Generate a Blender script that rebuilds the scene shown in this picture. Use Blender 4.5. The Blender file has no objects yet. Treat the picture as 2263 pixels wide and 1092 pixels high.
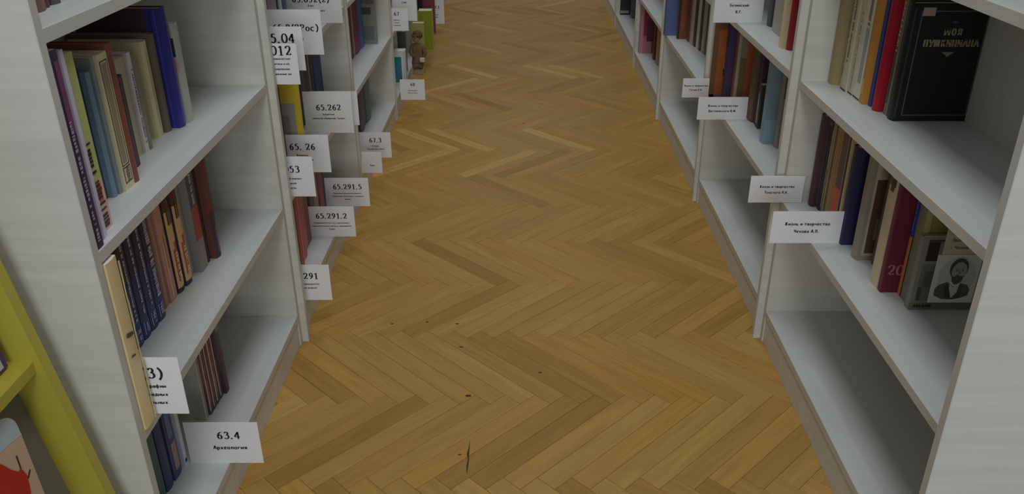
import bpy, bmesh, math, random
from mathutils import Vector, Matrix
random.seed(7)
SC = bpy.context.scene
COL = SC.collection
R = math.radians

# ---------------------------------------------------------------- camera, world, light, exposure
cam_data = bpy.data.cameras.new('camera')
cam = bpy.data.objects.new('camera', cam_data); COL.objects.link(cam)
cam.location = (0, 0, 1.27)
cam.rotation_euler = (R(90 - 26.5465), 0, 0)
cam_data.sensor_width = 36
cam_data.lens = 1855.5 / 2263 * 36
cam_data.shift_x = -21 / 2263
cam_data.clip_start = .02
SC.camera = cam

world = bpy.data.worlds.new('world'); SC.world = world
world.use_nodes = True
bgn = world.node_tree.nodes['Background']
bgn.inputs[0].default_value = (.86, .93, 1, 1)
bgn.inputs[1].default_value = .24

def area(x, y, z, sx, sy, power, color, rot=(0, 0, 0)):
    d = bpy.data.lights.new('ceiling_or_fill_lamp', 'AREA'); d.shape = 'RECTANGLE'
    d.size = sx; d.size_y = sy; d.energy = power; d.color = color
    o = bpy.data.objects.new('ceiling_or_fill_lamp', d); COL.objects.link(o)
    o.location = (x, y, z); o.rotation_euler = rot
for y, e in ((-1.9, 14), (.6, 14), (3.1, 14), (5.6, 9), (8.1, 8)):
    area(0.02, y, 2.95, .6, 1.25, e, (.95, .98, 1.0))
area(0, -6.5, 1.8, 4.6, 2.2, 172, (.90, .96, 1.0), (R(90), 0, 0))          # wide soft fill added behind the viewer to brighten upright faces

SC.view_settings.view_transform = 'Standard'
SC.view_settings.look = 'None'
SC.view_settings.exposure = 0
SC.view_settings.gamma = 1
SC.view_settings.use_curve_mapping = False

# ---------------------------------------------------------------- materials
def lin(c):
    c /= 255
    return c / 12.92 if c <= .04045 else ((c + .055) / 1.055) ** 2.4
def alb(rgb, k=.52):                      # colour of a thing as it looks in the photo's dim light -> its albedo
    return tuple(min(.86, lin(v) / k) for v in rgb)

def new_mat(name):
    m = bpy.data.materials.new(name); m.use_nodes = True
    nt = m.node_tree
    return m, nt, nt.nodes['Principled BSDF']
def N(nt, kind, **kw):
    n = nt.nodes.new(kind)
    for k, v in kw.items(): setattr(n, k, v)
    return n
CACHE = {}
def plain(rgb, rough=.55, k=.52, noise=.10, name='paint', raw=False):
    key = (tuple(rgb), rough, k, noise, name)
    if key in CACHE: return CACHE[key]
    c = rgb if raw else alb(rgb, k)
    m, nt, b = new_mat(name)
    b.inputs['Roughness'].default_value = rough
    b.inputs['Specular IOR Level'].default_value = .3
    if noise:
        tc = N(nt, 'ShaderNodeTexCoord'); nz = N(nt, 'ShaderNodeTexNoise')
        nz.inputs['Scale'].default_value = 35; nz.inputs['Detail'].default_value = 4
        nt.links.new(tc.outputs['Object'], nz.inputs['Vector'])
        mx = N(nt, 'ShaderNodeMix', data_type='RGBA')
        mx.inputs[6].default_value = (*[v * (1 - noise) for v in c], 1)
        mx.inputs[7].default_value = (*[min(.9, v * (1 + noise)) for v in c], 1)
        nt.links.new(nz.outputs[0], mx.inputs[0]); nt.links.new(mx.outputs[2], b.inputs['Base Color'])
        bp = N(nt, 'ShaderNodeBump'); bp.inputs['Strength'].default_value = .08; bp.inputs['Distance'].default_value = .001
        nz2 = N(nt, 'ShaderNodeTexNoise'); nz2.inputs['Scale'].default_value = 900
        nt.links.new(tc.outputs['Object'], nz2.inputs['Vector'])
        nt.links.new(nz2.outputs[0], bp.inputs['Height']); nt.links.new(bp.outputs[0], b.inputs['Normal'])
    else:
        b.inputs['Base Color'].default_value = (*c, 1)
    CACHE[key] = m
    return m

def laminate(name, base, amt, along):
    """pale wood-look melamine: faint long streaks along one axis"""
    m, nt, b = new_mat(name)
    tc = N(nt, 'ShaderNodeTexCoord'); mp = N(nt, 'ShaderNodeMapping')
    mp.inputs['Scale'].default_value = {'x': (1.6, 30, 30), 'y': (30, 1.6, 30), 'z': (20, 20, 1.6)}[along]
    nt.links.new(tc.outputs['Object'], mp.inputs[0])
    nz = N(nt, 'ShaderNodeTexNoise'); nz.inputs['Scale'].default_value = 1.6; nz.inputs['Detail'].default_value = 6
    nz.inputs['Roughness'].default_value = .62
    nt.links.new(mp.outputs[0], nz.inputs['Vector'])
    cr = N(nt, 'ShaderNodeValToRGB')
    cr.color_ramp.elements[0].position = .3; cr.color_ramp.elements[1].position = .7
    cr.color_ramp.elements[0].color = (*[v * (1 - amt) for v in base], 1)
    cr.color_ramp.elements[1].color = (*[min(.9, v * (1 + amt * .5)) for v in base], 1)
    nt.links.new(nz.outputs[0], cr.inputs[0]); nt.links.new(cr.outputs[0], b.inputs['Base Color'])
    b.inputs['Roughness'].default_value = .42
    b.inputs['Specular IOR Level'].default_value = .35
    bp = N(nt, 'ShaderNodeBump'); bp.inputs['Strength'].default_value = .05; bp.inputs['Distance'].default_value = .001
    nt.links.new(nz.outputs[0], bp.inputs['Height']); nt.links.new(bp.outputs[0], b.inputs['Normal'])
    return m
WHITE = (.66, .645, .575)
LAM_X = laminate('white_laminate_panel', WHITE, .10, 'x')
LAM_Y = laminate('white_laminate_shelf', (.63, .655, .635), .05, 'y')
LAM_B = laminate('white_laminate_back', (.60, .58, .52), .08, 'z')
EDGE = plain((.60, .585, .52), .5, noise=.04, name='edge_banding', raw=True)
DARK = plain((.03, .025, .02), .8, noise=0, name='dark_subfloor', raw=True)  # dark base slab under the planks, showing in the joints
YEL = plain((.50, .425, .055), .45, noise=.06, name='yellow_laminate', raw=True)
PAPER = plain((.78, .74, .64), .8, noise=.05, name='page_edges', raw=True)
CARD = plain((.85, .84, .85), .6, noise=.03, name='card_paper', raw=True)
INK = plain((.02, .02, .025), .6, noise=0, name='black_ink', raw=True)

def wood(name, stuff):
    m, nt, b = new_mat(name)
    L = nt.links.new
    if stuff:
        rn = N(nt, 'ShaderNodeAttribute', attribute_name='rnd'); r = rn.outputs['Fac']
    else:
        rn = N(nt, 'ShaderNodeObjectInfo'); r = rn.outputs['Random']
    uv = N(nt, 'ShaderNodeUVMap'); 
    mp = N(nt, 'ShaderNodeMapping'); mp.inputs['Scale'].default_value = (2.2, 26, 1)
    cmb = N(nt, 'ShaderNodeCombineXYZ'); mul = N(nt, 'ShaderNodeMath', operation='MULTIPLY'); mul.inputs[1].default_value = 91.7
    L(r, mul.inputs[0]); L(mul.outputs[0], cmb.inputs[0]); L(mul.outputs[0], cmb.inputs[2]); 
    L(uv.outputs[0], mp.inputs['Vector']); 
    add = N(nt, 'ShaderNodeVectorMath', operation='ADD'); L(mp.outputs[0], add.inputs[0]); L(cmb.outputs[0], add.inputs[1])
    g = N(nt, 'ShaderNodeTexNoise'); g.inputs['Scale'].default_value = 2.2; g.inputs['Detail'].default_value = 7; g.inputs['Roughness'].default_value = .6
    g.inputs['Distortion'].default_value = .6
    L(add.outputs[0], g.inputs['Vector'])
    cr = N(nt, 'ShaderNodeValToRGB'); e = cr.color_ramp.elements
    cols = [(0, (.37, .192, .037)), (.10, (.43, .232, .047)), (.36, (.465, .262, .058)), (.72, (.50, .288, .068)), (.88, (.50, .245, .044)), (1, (.60, .37, .11))]
    e[0].position, e[0].color = 0, (*cols[0][1], 1); e[1].position, e[1].color = 1, (*cols[-1][1], 1)
    for p, c in cols[1:-1]:
        q = e.new(p); q.color = (*c, 1)
    L(r, cr.inputs[0])
    dk = N(nt, 'ShaderNodeMapRange'); dk.inputs[1].default_value = .28; dk.inputs[2].default_value = .72
    dk.inputs[3].default_value = .80; dk.inputs[4].default_value = 1.12
    L(g.outputs[0], dk.inputs[0])
    # wear that belongs to the boards: broad greyish traffic patches
    ge = N(nt, 'ShaderNodeNewGeometry'); wn = N(nt, 'ShaderNodeTexNoise'); wn.inputs['Scale'].default_value = 2.3; wn.inputs['Detail'].default_value = 3
    L(ge.outputs['Position'], wn.inputs['Vector'])
    wr = N(nt, 'ShaderNodeMapRange'); wr.inputs[1].default_value = .45; wr.inputs[2].default_value = .7; wr.inputs[3].default_value = 0; wr.inputs[4].default_value = .28
    L(wn.outputs[0], wr.inputs[0])
    sc_ = N(nt, 'ShaderNodeVectorMath', operation='SCALE'); L(cr.outputs[0], sc_.inputs[0]); L(dk.outputs[0], sc_.inputs['Scale'])
    mx = N(nt, 'ShaderNodeMix', data_type='RGBA'); mx.inputs[7].default_value = (.40, .255, .105, 1)
    L(wr.outputs[0], mx.inputs[0]); L(sc_.outputs[0], mx.inputs[6]); L(mx.outputs[2], b.inputs['Base Color'])
    b.inputs['Roughness'].default_value = .36
    rr = N(nt, 'ShaderNodeMapRange'); rr.inputs[3].default_value = .42; rr.inputs[4].default_value = .6
    L(wn.outputs[0], rr.inputs[0]); L(rr.outputs[0], b.inputs['Roughness'])
    b.inputs['Specular IOR Level'].default_value = .22
    bp = N(nt, 'ShaderNodeBump'); bp.inputs['Strength'].default_value = .12; bp.inputs['Distance'].default_value = .0008
    L(g.outputs[0], bp.inputs['Height']); L(bp.outputs[0], b.inputs['Normal'])
    return m

# ---------------------------------------------------------------- helpers
def mesh_obj(name, bm, mat, parent=None, loc=(0, 0, 0), smooth=False):
    me = bpy.data.meshes.new(name)
    bmesh.ops.recalc_face_normals(bm, faces=bm.faces)
    bm.to_mesh(me); bm.free()
    if mat: me.materials.append(mat)
    if smooth:
        for p in me.polygons: p.use_smooth = True
    o = bpy.data.objects.new(name, me); COL.objects.link(o)
    o.location = loc
    if parent: o.parent = parent
    return o
def empty(name, loc, label, cat, group=None):
    o = bpy.data.objects.new(name, None); COL.objects.link(o)
    o.empty_display_size = .05; o.location = loc
    tag(o, label, cat, group); return o
def tag(o, label, cat, group=None):
    o['label'] = label; o['category'] = cat
    if group: o['group'] = group
def box(bm, x0, x1, y0, y1, z0, z1, bev=0):
    vs = [bm.verts.new(p) for p in [(x0, y0, z0), (x1, y0, z0), (x1, y1, z0), (x0, y1, z0), (x0, y0, z1), (x1, y0, z1), (x1, y1, z1), (x0, y1, z1)]]
    fs = [bm.faces.new([vs[i] for i in f]) for f in [(0, 3, 2, 1), (4, 5, 6, 7), (0, 1, 5, 4), (1, 2, 6, 5), (2, 3, 7, 6), (3, 0, 4, 7)]]
    if bev:
        es = set(e for f in fs for e in f.edges)
        bmesh.ops.bevel(bm, geom=list(es), offset=bev, segments=1, affect='EDGES', profile=.5)
def boxo(name, b, mat, parent=None, bev=.0008, loc=(0, 0, 0)):
    bm = bmesh.new(); box(bm, *b, bev=bev)
    return mesh_obj(name, bm, mat, parent, loc)
def poly_prism(bm, pts, y0, y1):          # outline in x,z, extruded along y
    a = [bm.verts.new((x, y0, z)) for x, z in pts]; b = [bm.verts.new((x, y1, z)) for x, z in pts]
    n = len(pts)
    bm.faces.new(a); bm.faces.new(b[::-1])
    for i in range(n): bm.faces.new([a[i], b[i], b[(i + 1) % n], a[(i + 1) % n]])
def rect_y(bm, x0, x1, z0, z1, y):        # flat print facing the camera side (-Y)
    bm.faces.new([bm.verts.new(p) for p in [(x0, y, z0), (x1, y, z0), (x1, y, z1), (x0, y, z1)]])

# ---- lettering: large numerals drawn with a broad nib (serif look), small print from the built-in font
DIG = {
 '0': ([[(.5 + .27 * math.cos(t * math.pi / 10), .5 + .44 * math.sin(t * math.pi / 10)) for t in range(21)]], []),
 '1': ([[(.5, .04), (.5, .95)], [(.28, .80), (.5, .93)]], [(.28, .72, .03)]),
 '2': ([[(.24, .72), (.28, .86), (.42, .94), (.58, .92), (.68, .80), (.68, .66), (.60, .48), (.42, .26), (.26, .08)], [(.24, .09), (.45, .10), (.66, .09), (.76, .20)]], []),
 '3': ([[(.27, .80), (.38, .93), (.56, .92), (.65, .78), (.60, .62), (.44, .54)], [(.44, .54), (.62, .50), (.71, .34), (.66, .16), (.50, .06), (.34, .07), (.25, .14)]], []),
 '4': ([[(.60, .04), (.60, .95)], [(.58, .92), (.20, .32)], [(.18, .29), (.80, .29)]], []),
 '5': ([[(.36, .93), (.72, .93)], [(.38, .92), (.32, .60)], [(.32, .60), (.48, .62), (.64, .54), (.70, .36), (.64, .17), (.48, .06), (.32, .08), (.25, .13)]], []),
 '6': ([[(.72, .93), (.54, .86), (.38, .70), (.29, .46), (.31, .22), (.42, .08), (.56, .06), (.68, .18), (.70, .34), (.62, .50), (.48, .55), (.36, .48)]], []),
 '7': ([[(.26, .78), (.29, .91), (.74, .91)], [(.73, .90), (.56, .50), (.46, .05)]], []),
 '.': ([[(.24, .0), (.24, .15)]], []),
 ' ': ([], []),
 '(': ([[(.62, 1.0), (.44, .78), (.36, .48), (.44, .14), (.62, -.12)]], []),
 ')': ([[(.28, 1.0), (.46, .78), (.54, .48), (.46, .14), (.28, -.12)]], []),
 'Р': ([[(.30, .04), (.30, .93)], [(.30, .92), (.60, .91), (.74, .72), (.60, .52), (.30, .48)]], [(.16, .46, .02), (.16, .40, .95)]),
 'о': ([[(.45 + .24 * math.cos(t * math.pi / 8), .33 + .29 * math.sin(t * math.pi / 8)) for t in range(17)]], []),
 'с': ([[(.66, .52), (.52, .62), (.34, .56), (.24, .36), (.30, .14), (.48, .04), (.66, .12)]], []),
}
DIG['8'] = ([[(.5 + .20 * math.cos(t * math.pi / 8), .73 + .21 * math.sin(t * math.pi / 8)) for t in range(17)], [(.5 + .25 * math.cos(t * math.pi / 8), .29 + .24 * math.sin(t * math.pi / 8)) for t in range(17)]], [])
DIG['9'] = ([[(1 - x, 1 - z) for x, z in p] for p in DIG['6'][0]], [])
def _c(cx, cz, rx, rz, a0=0, a1=360, n=12): return [(cx + rx * math.cos(R(a0 + (a1 - a0) * i / n)), cz + rz * math.sin(R(a0 + (a1 - a0) * i / n))) for i in range(n + 1)]
def _l(*p): return [(p[i], p[i + 1]) for i in range(0, len(p), 2)]
LOW = {                                    # Cyrillic small letters as pen strokes, x-height .62
 'а': [_c(.42, .31, .19, .26), _l(.64, .60, .64, .04)], 'б': [_c(.46, .30, .22, .27), _l(.68, .94, .42, .88, .28, .68, .24, .36)],
 'в': [_l(.28, .04, .28, .60), _l(.28, .60, .54, .60, .62, .48, .52, .34, .28, .33), _l(.28, .33, .56, .33, .68, .19, .56, .05, .28, .05)],
 'г': [_l(.30, .04, .30, .60), _l(.30, .59, .66, .59), _l(.66, .60, .66, .44)], 'д': [_l(.14, -.10, .14, .05), _l(.14, .05, .78, .05), _l(.78, .05, .78, -.10), _l(.64, .05, .64, .59), _l(.28, .05, .38, .59), _l(.36, .59, .66, .59)],
 'е': [_l(.26, .34, .68, .34), _l(.68, .34, .62, .54, .46, .61, .30, .52, .24, .33, .30, .12, .48, .04, .66, .13)], 'ё': [_l(.26, .34, .68, .34), _l(.68, .34, .62, .54, .46, .61, .30, .52, .24, .33, .30, .12, .48, .04, .66, .13), _l(.36, .76, .36, .84), _l(.58, .76, .58, .84)],
 'ж': [_l(.50, .04, .50, .60), _l(.50, .32, .18, .58), _l(.50, .32, .82, .58), _l(.50, .32, .16, .05), _l(.50, .32, .84, .05)],
 'з': [_l(.26, .50, .36, .60, .54, .58, .60, .46, .50, .35, .38, .33), _l(.38, .33, .58, .30, .65, .18, .54, .05, .36, .05, .24, .15)],
 'и': [_l(.24, .04, .24, .60), _l(.70, .04, .70, .60), _l(.26, .10, .68, .54)], 'й': [_l(.24, .04, .24, .60), _l(.70, .04, .70, .60), _l(.26, .10, .68, .54), _l(.34, .86, .42, .76, .52, .76, .60, .86)],
 'к': [_l(.28, .04, .28, .60), _l(.30, .32, .66, .58), _l(.38, .36, .70, .05)], 'л': [_l(.20, .06, .30, .12, .36, .59), _l(.34, .59, .68, .59), _l(.68, .60, .68, .04)],
 'м': [_l(.20, .04, .22, .60), _l(.22, .60, .50, .10), _l(.50, .10, .78, .60), _l(.80, .60, .80, .04)], 'н': [_l(.26, .04, .26, .60), _l(.68, .04, .68, .60), _l(.26, .33, .68, .33)],
 'о': [_c(.46, .32, .23, .28)], 'п': [_l(.26, .04, .26, .60), _l(.68, .04, .68, .60), _l(.26, .59, .68, .59)], 'р': [_l(.28, -.24, .28, .60), _c(.48, .32, .20, .27)],
 'с': [_l(.66, .50, .54, .60, .36, .57, .24, .36, .30, .13, .48, .04, .66, .13)], 'т': [_l(.46, .04, .46, .60), _l(.18, .59, .74, .59), _l(.18, .60, .18, .48), _l(.74, .60, .74, .48)],
 'у': [_l(.22, .59, .48, .10), _l(.72, .59, .40, -.20, .24, -.22)], 'ф': [_l(.50, -.22, .50, .88), _c(.50, .32, .33, .27)], 'х': [_l(.22, .59, .70, .04), _l(.70, .59, .22, .04)],
 'ц': [_l(.24, .04, .24, .60), _l(.66, .04, .66, .60), _l(.24, .05, .78, .05), _l(.78, .05, .78, -.12)], 'ч': [_l(.24, .60, .26, .36, .42, .27, .64, .32), _l(.66, .04, .66, .60)],
 'ш': [_l(.20, .04, .20, .60), _l(.50, .04, .50, .60), _l(.80, .04, .80, .60), _l(.20, .05, .80, .05)], 'щ': [_l(.18, .04, .18, .60), _l(.46, .04, .46, .60), _l(.74, .04, .74, .60), _l(.18, .05, .86, .05), _l(.86, .05, .86, -.12)],
 'ы': [_l(.22, .04, .22, .60), _l(.22, .34, .46, .34, .56, .20, .46, .05, .22, .05), _l(.80, .04, .80, .60)], 'ь': [_l(.28, .04, .28, .60), _l(.28, .34, .54, .34, .66, .20, .54, .05, .28, .05)],
 'э': [_l(.26, .50, .40, .60, .58, .56, .68, .34, .62, .12, .44, .04, .26, .14), _l(.40, .33, .66, .33)], 'ю': [_l(.20, .04, .20, .60), _l(.20, .33, .42, .33), _c(.62, .32, .20, .28)],
 'я': [_l(.66, .04, .66, .60), _l(.66, .59, .40, .59, .30, .46, .40, .31, .66, .31), _l(.48, .31, .26, .05)],
}
for ch, st in LOW.items():
    DIG[ch] = (st, [])
    if ch not in 'абеурфё': DIG[ch.upper()] = ([[(x, zz * 1.52 if zz > 0 else zz) for x, zz in p] for p in st], [])
DIG['А'] = ([_l(.18, .04, .50, .93), _l(.50, .93, .82, .04), _l(.30, .34, .70, .34)], []); DIG['Б'] = ([_l(.28, .04, .28, .92), _l(.28, .91, .68, .91), _l(.28, .52, .56, .52, .70, .29, .56, .06, .28, .06)], [])
DIG['Е'] = ([_l(.28, .04, .28, .92), _l(.28, .91, .70, .91), _l(.28, .50, .62, .50), _l(.28, .05, .72, .05)], []); DIG['У'] = ([_l(.20, .92, .50, .34), _l(.78, .92, .42, .06, .24, .05)], [])
DIG['Ф'] = ([_l(.50, .02, .50, .95), _c(.50, .50, .34, .28)], []); DIG[','] = ([_l(.26, .10, .22, -.14)], []); DIG['•'] = ([_l(.4, .3, .4, .5)], [])
ADV = {'.': .42, ',': .42, ' ': .45, '(': .62, ')': .62, 'Р': .84}
for ch in 'ошщмжюыфМЖШЩЮФ': ADV[ch] = .98
ADV['о'] = .74
for ch in 'абвгдезийклнпрстухцчэья': ADV[ch] = .76
def stroke(bm, pts, ox, oz, s, y, a=.105, b=.042):
    P = [Vector((p[0], p[1])) for p in pts]
    if len(P) > 3:                              # smooth curve through the points
        q = []
        for i in range(len(P) - 1):
            p0, p1, p2, p3 = P[max(i - 1, 0)], P[i], P[i + 1], P[min(i + 2, len(P) - 1)]
            if P[0] == P[-1]:
                if i == 0: p0 = P[-2]
                if i == len(P) - 2: p3 = P[1]
            for k in range(4):
                t = k / 4
                q.append(.5 * (2 * p1 + (p2 - p0) * t + (2 * p0 - 5 * p1 + 4 * p2 - p3) * t * t + (3 * p1 - p0 - 3 * p2 + p3) * t ** 3))
        P = q + [P[-1]]
    L, Q = [], []
    for i, p in enumerate(P):
        d = (P[min(i + 1, len(P) - 1)] - P[max(i - 1, 0)])
        if d.length == 0: d = Vector((0, 1))
        d.normalize(); n = Vector((-d.y, d.x)); h = math.sqrt((a * n.x) ** 2 + (b * n.y) ** 2)
        L.append(p + n * h); Q.append(p - n * h)
    va = [bm.verts.new((ox + p.x * s * .92, y, oz + p.y * s)) for p in L]
    vb = [bm.verts.new((ox + p.x * s * .92, y, oz + p.y * s)) for p in Q]
    for i in range(len(P) - 1): bm.faces.new([va[i], va[i + 1], vb[i + 1], vb[i]])
def numerals(bm, txt, cx, z, s, y, xs=1.0, a=.105, b=.042, fit=None):
    if fit: xs = fit / (sum(ADV.get(c, .80) for c in txt) * s * .92)
    w = sum(ADV.get(c, .80) for c in txt) * s * .92 * xs
    x = cx - w / 2; n0 = len(bm.verts)
    bm.verts.ensure_lookup_table()
    done = set(bm.verts)
    for c in txt:
        st, ser = DIG[c]
        for p in st: stroke(bm, p, x, z, s, y, a, b)
        for x0, x1, zz in ser: rect_y(bm, x + x0 * s * .92, x + x1 * s * .92, z + (zz - .025) * s, z + (zz + .025) * s, y)
        if c == '1': rect_y(bm, x + .30 * s * .92, x + .70 * s * .92, z, z + .05 * s, y)
        if xs != 1.0:
            for v in bm.verts:
                if v not in done: v.co.x = x + (v.co.x - x) * xs; done.add(v)
        x += ADV.get(c, .80) * s * .92 * xs
def print_line(txt, s, mat, parent, cx, z, y, name='lettering', fit=None, a=.12, b=.065):
    bm = bmesh.new(); numerals(bm, txt, cx, z - s * .4, s, y, fit=fit, a=a, b=b)
    return mesh_obj(name, bm, mat, parent)

# ---------------------------------------------------------------- floor: herringbone oak parquet
PL, PW = .4224, .0528
floor = boxo('floor', (-1.3, 1.5, -.6, 9.6, -.06, -.014), DARK, bev=0)
floor['kind'] = 'structure'
floor['label'] = 'oak herringbone parquet floor of the library aisle'
WOOD, WOOD_FAR = wood('oak_parquet', False), wood('oak_parquet_far', True)
def plank_bm(bm=None, M=Matrix(), rnd=None):
    own = bm is None
    if own: bm = bmesh.new()
    uvl = bm.loops.layers.uv.verify()
    a, b, g, c = PL / 2, PW / 2, .0003, .0006
    lo = [(-a + g, -b + g, -.014), (a - g, -b + g, -.014), (a - g, b - g, -.014), (-a + g, b - g, -.014)]
    mi = [(x, y, -c) for x, y, z in lo]
    hi = [(x - math.copysign(c, x), y - math.copysign(c, y), 0) for x, y, z in lo]
    rings = [[bm.verts.new(M @ Vector(p)) for p in r] for r in (lo, mi, hi)]
    src = {v: p for ring, r in zip(rings, (lo, mi, hi)) for v, p in zip(ring, r)}
    fs = [bm.faces.new(rings[2])]
    for r0, r1 in ((rings[0], rings[1]), (rings[1], rings[2])):
        for i in range(4): fs.append(bm.faces.new([r0[i], r0[(i + 1) % 4], r1[(i + 1) % 4], r1[i]]))
    if rnd is not None:
        rl = bm.faces.layers.float.get('rnd')
    for f in fs:
        if rnd is not None: f[rl] = rnd
        for l in f.loops: l[uvl].uv = (src[l.vert][0], src[l.vert][1])
    return bm
Q = math.sqrt(.5)
X0, Y0 = -.6003, 1.9757          # one zigzag tip of the pattern
cells = []
for j in range(-14, 16):
    for i in range(-60, 60):
        for kind in (0, 1):
            ou, ov = i * PW + j * PL, i * PW - j * PL
            if kind == 0: u, v, ang = ou + PL / 2, ov + PW / 2, -45
            else: u, v, ang = ou + PL + PW / 2, ov + PW - PL / 2, 45
            x, y = (u + v) * Q + X0, (v - u) * Q + Y0
            if -1.15 < x < 1.25 and .7 < y < 8.6: cells.append((x, y, ang))
seen_c = sorted([c for c in cells if -.76 < c[0] < .80 and 1.15 < c[1]], key=lambda c: c[1])[:300]
seen_s = set(seen_c)
pm = plank_bm(); bmesh.ops.recalc_face_normals(pm, faces=pm.faces)
pme = bpy.data.meshes.new('plank'); pm.to_mesh(pme); pm.free(); pme.materials.append(WOOD)
for x, y, ang in seen_c:
    o = bpy.data.objects.new('plank', pme); COL.objects.link(o)
    o.location = (x, y, random.uniform(-.00025, .00025)); o.rotation_euler = (random.uniform(-.0008, .0008), 0, R(ang + 180 * random.randint(0, 1)))
    o.parent = floor
bm = bmesh.new(); bm.faces.layers.float.new('rnd')
for x, y, ang in cells:
    if (x, y, ang) in seen_s: continue
    plank_bm(bm, Matrix.Translation((x, y, 0)) @ Matrix.Rotation(R(ang), 4, 'Z'), random.random())
far = mesh_obj('distant_planks', bm, WOOD_FAR, floor); far['kind'] = 'stuff'
# old nail heads and a dark scuff
NAIL = plain((.07, .04, .02), .8, noise=0, name='nail_head', raw=True)
for x, y, r in [(-.37, 2.05, .0035), (-.271, 2.06, .0035), (-.184, 2.05, .004), (-.165, 1.93, .004), (-.133, 1.71, .0055), (.048, 1.81, .0035), (.01, 3.87, .004), (-.14, 1.49, .003)]:
    bm = bmesh.new()
    bmesh.ops.create_cone(bm, cap_ends=True, segments=9, radius1=r, radius2=r * .8, depth=.0004, matrix=Matrix.Translation((x, y, .0006)) @ Matrix.Diagonal((1.4, .8, 1, 1)))
    mesh_obj('nail_head', bm, NAIL, floor)
bm = bmesh.new()
pts = [(-.1195, 1.424, 0), (-.1205, 1.45, .0022), (-.119, 1.475, .0012), (-.1215, 1.49, .0028), (-.120, 1.51, .0014), (-.1192, 1.54, 0)]
va = [bm.verts.new((x - w, y, .0007)) for x, y, w in pts]; vb = [bm.verts.new((x + w, y, .0007)) for x, y, w in pts]
for i in range(len(pts) - 1):
    try: bm.faces.new([va[i], vb[i], vb[i + 1], va[i + 1]])
    except ValueError: pass
mesh_obj('scuff_mark', bm, NAIL, floor)

# ---------------------------------------------------------------- bookcases
def bookcase(side, ya, yb, fx, px, tops, label):
    """side -1: left of the aisle, +1: right. fx shelf front, px front of the near side panel; all distances from x = 0"""
    t, deep, H = .017, .27, 1.72
    root = empty('bookcase', (0, ya, 0), label, 'bookcase', None)
    def B(name, x0, x1, y0, y1, z0, z1, mat, bev=.0008):
        a, b = sorted((side * x0, side * x1))
        return boxo(name, (a, b, y0 - ya, y1 - ya, z0, z1), mat, root, bev)
    g = .0006
    for k, (y0, y1, x0) in enumerate(((ya + g, ya + t, px), (yb - t, yb - g, fx))):
        p = B('side_panel', x0 + .001, px + deep, y0, y1, .0, H, LAM_X)
        a, b = sorted((side * x0, side * (x0 + .0012)))
        boxo('edge_band', (a, b, y0 - ya, y1 - ya, 0, H), EDGE, p, bev=0)
    B('back_panel', px + deep - .006, px + deep - .001, ya + t, yb - t, .02, H - .001, LAM_B, 0)
    for z in tops + [1.365, H]:
        s = B('shelf', fx + .001, px + deep - .006, ya + t, yb - t, z - .018, z, LAM_Y)
        a, b = sorted((side * fx, side * (fx + .0012)))
        boxo('edge_band', (a, b, ya + t - ya, yb - t - ya, z - .018, z), EDGE, s, bev=0)
    B('plinth', fx + .0035, fx + .020, ya + t, yb - t, .0, tops[0] - .0205, LAM_X)
    return root
LT = [.094, .408, .728, 1.043]
RT = [.098, .420, .732, 1.05]
LY = [1.051, 1.956, 2.93, 3.925, 4.93, 5.95, 6.95, 7.95]
RY = [1.020, 1.974, 2.93, 3.925, 4.93, 6.04, 7.06, 8.0]
ordn = ['nearest', 'second', 'third', 'fourth', 'fifth', 'sixth', 'farthest']
Lx = ['beside the yellow rack, nearest on the left', 'holding most of the numbered cards, second on the left', 'with 67.3 card at its foot, third on the left',
      'behind the small figurine, fourth on the left', 'with lime box at its foot, fifth on the left', 'sixth on the left of the aisle', 'farthest on the left of the aisle']
Rx = ['with the dark green book, nearest on the right', 'holding the orange-brown book, second on the right', 'holding the tall blue book, third on the right',
      'with empty middle shelf and pink book low down, fourth on the right', 'with black book at floor level, fifth on the right', 'sixth on the right of the aisle', 'farthest on the right of the aisle']
for i in range(6):
    bookcase(-1, LY[i], LY[i + 1], .603, (.603, .586, .598, .600, .600, .600)[i], LT, 'white wood-look bookcase ' + Lx[i])
    bookcase(+1, RY[i], RY[i + 1], .662, (.643, .643, .649, .650, .658, .660)[i], RT, 'white wood-look bookcase ' + Rx[i])

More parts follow.
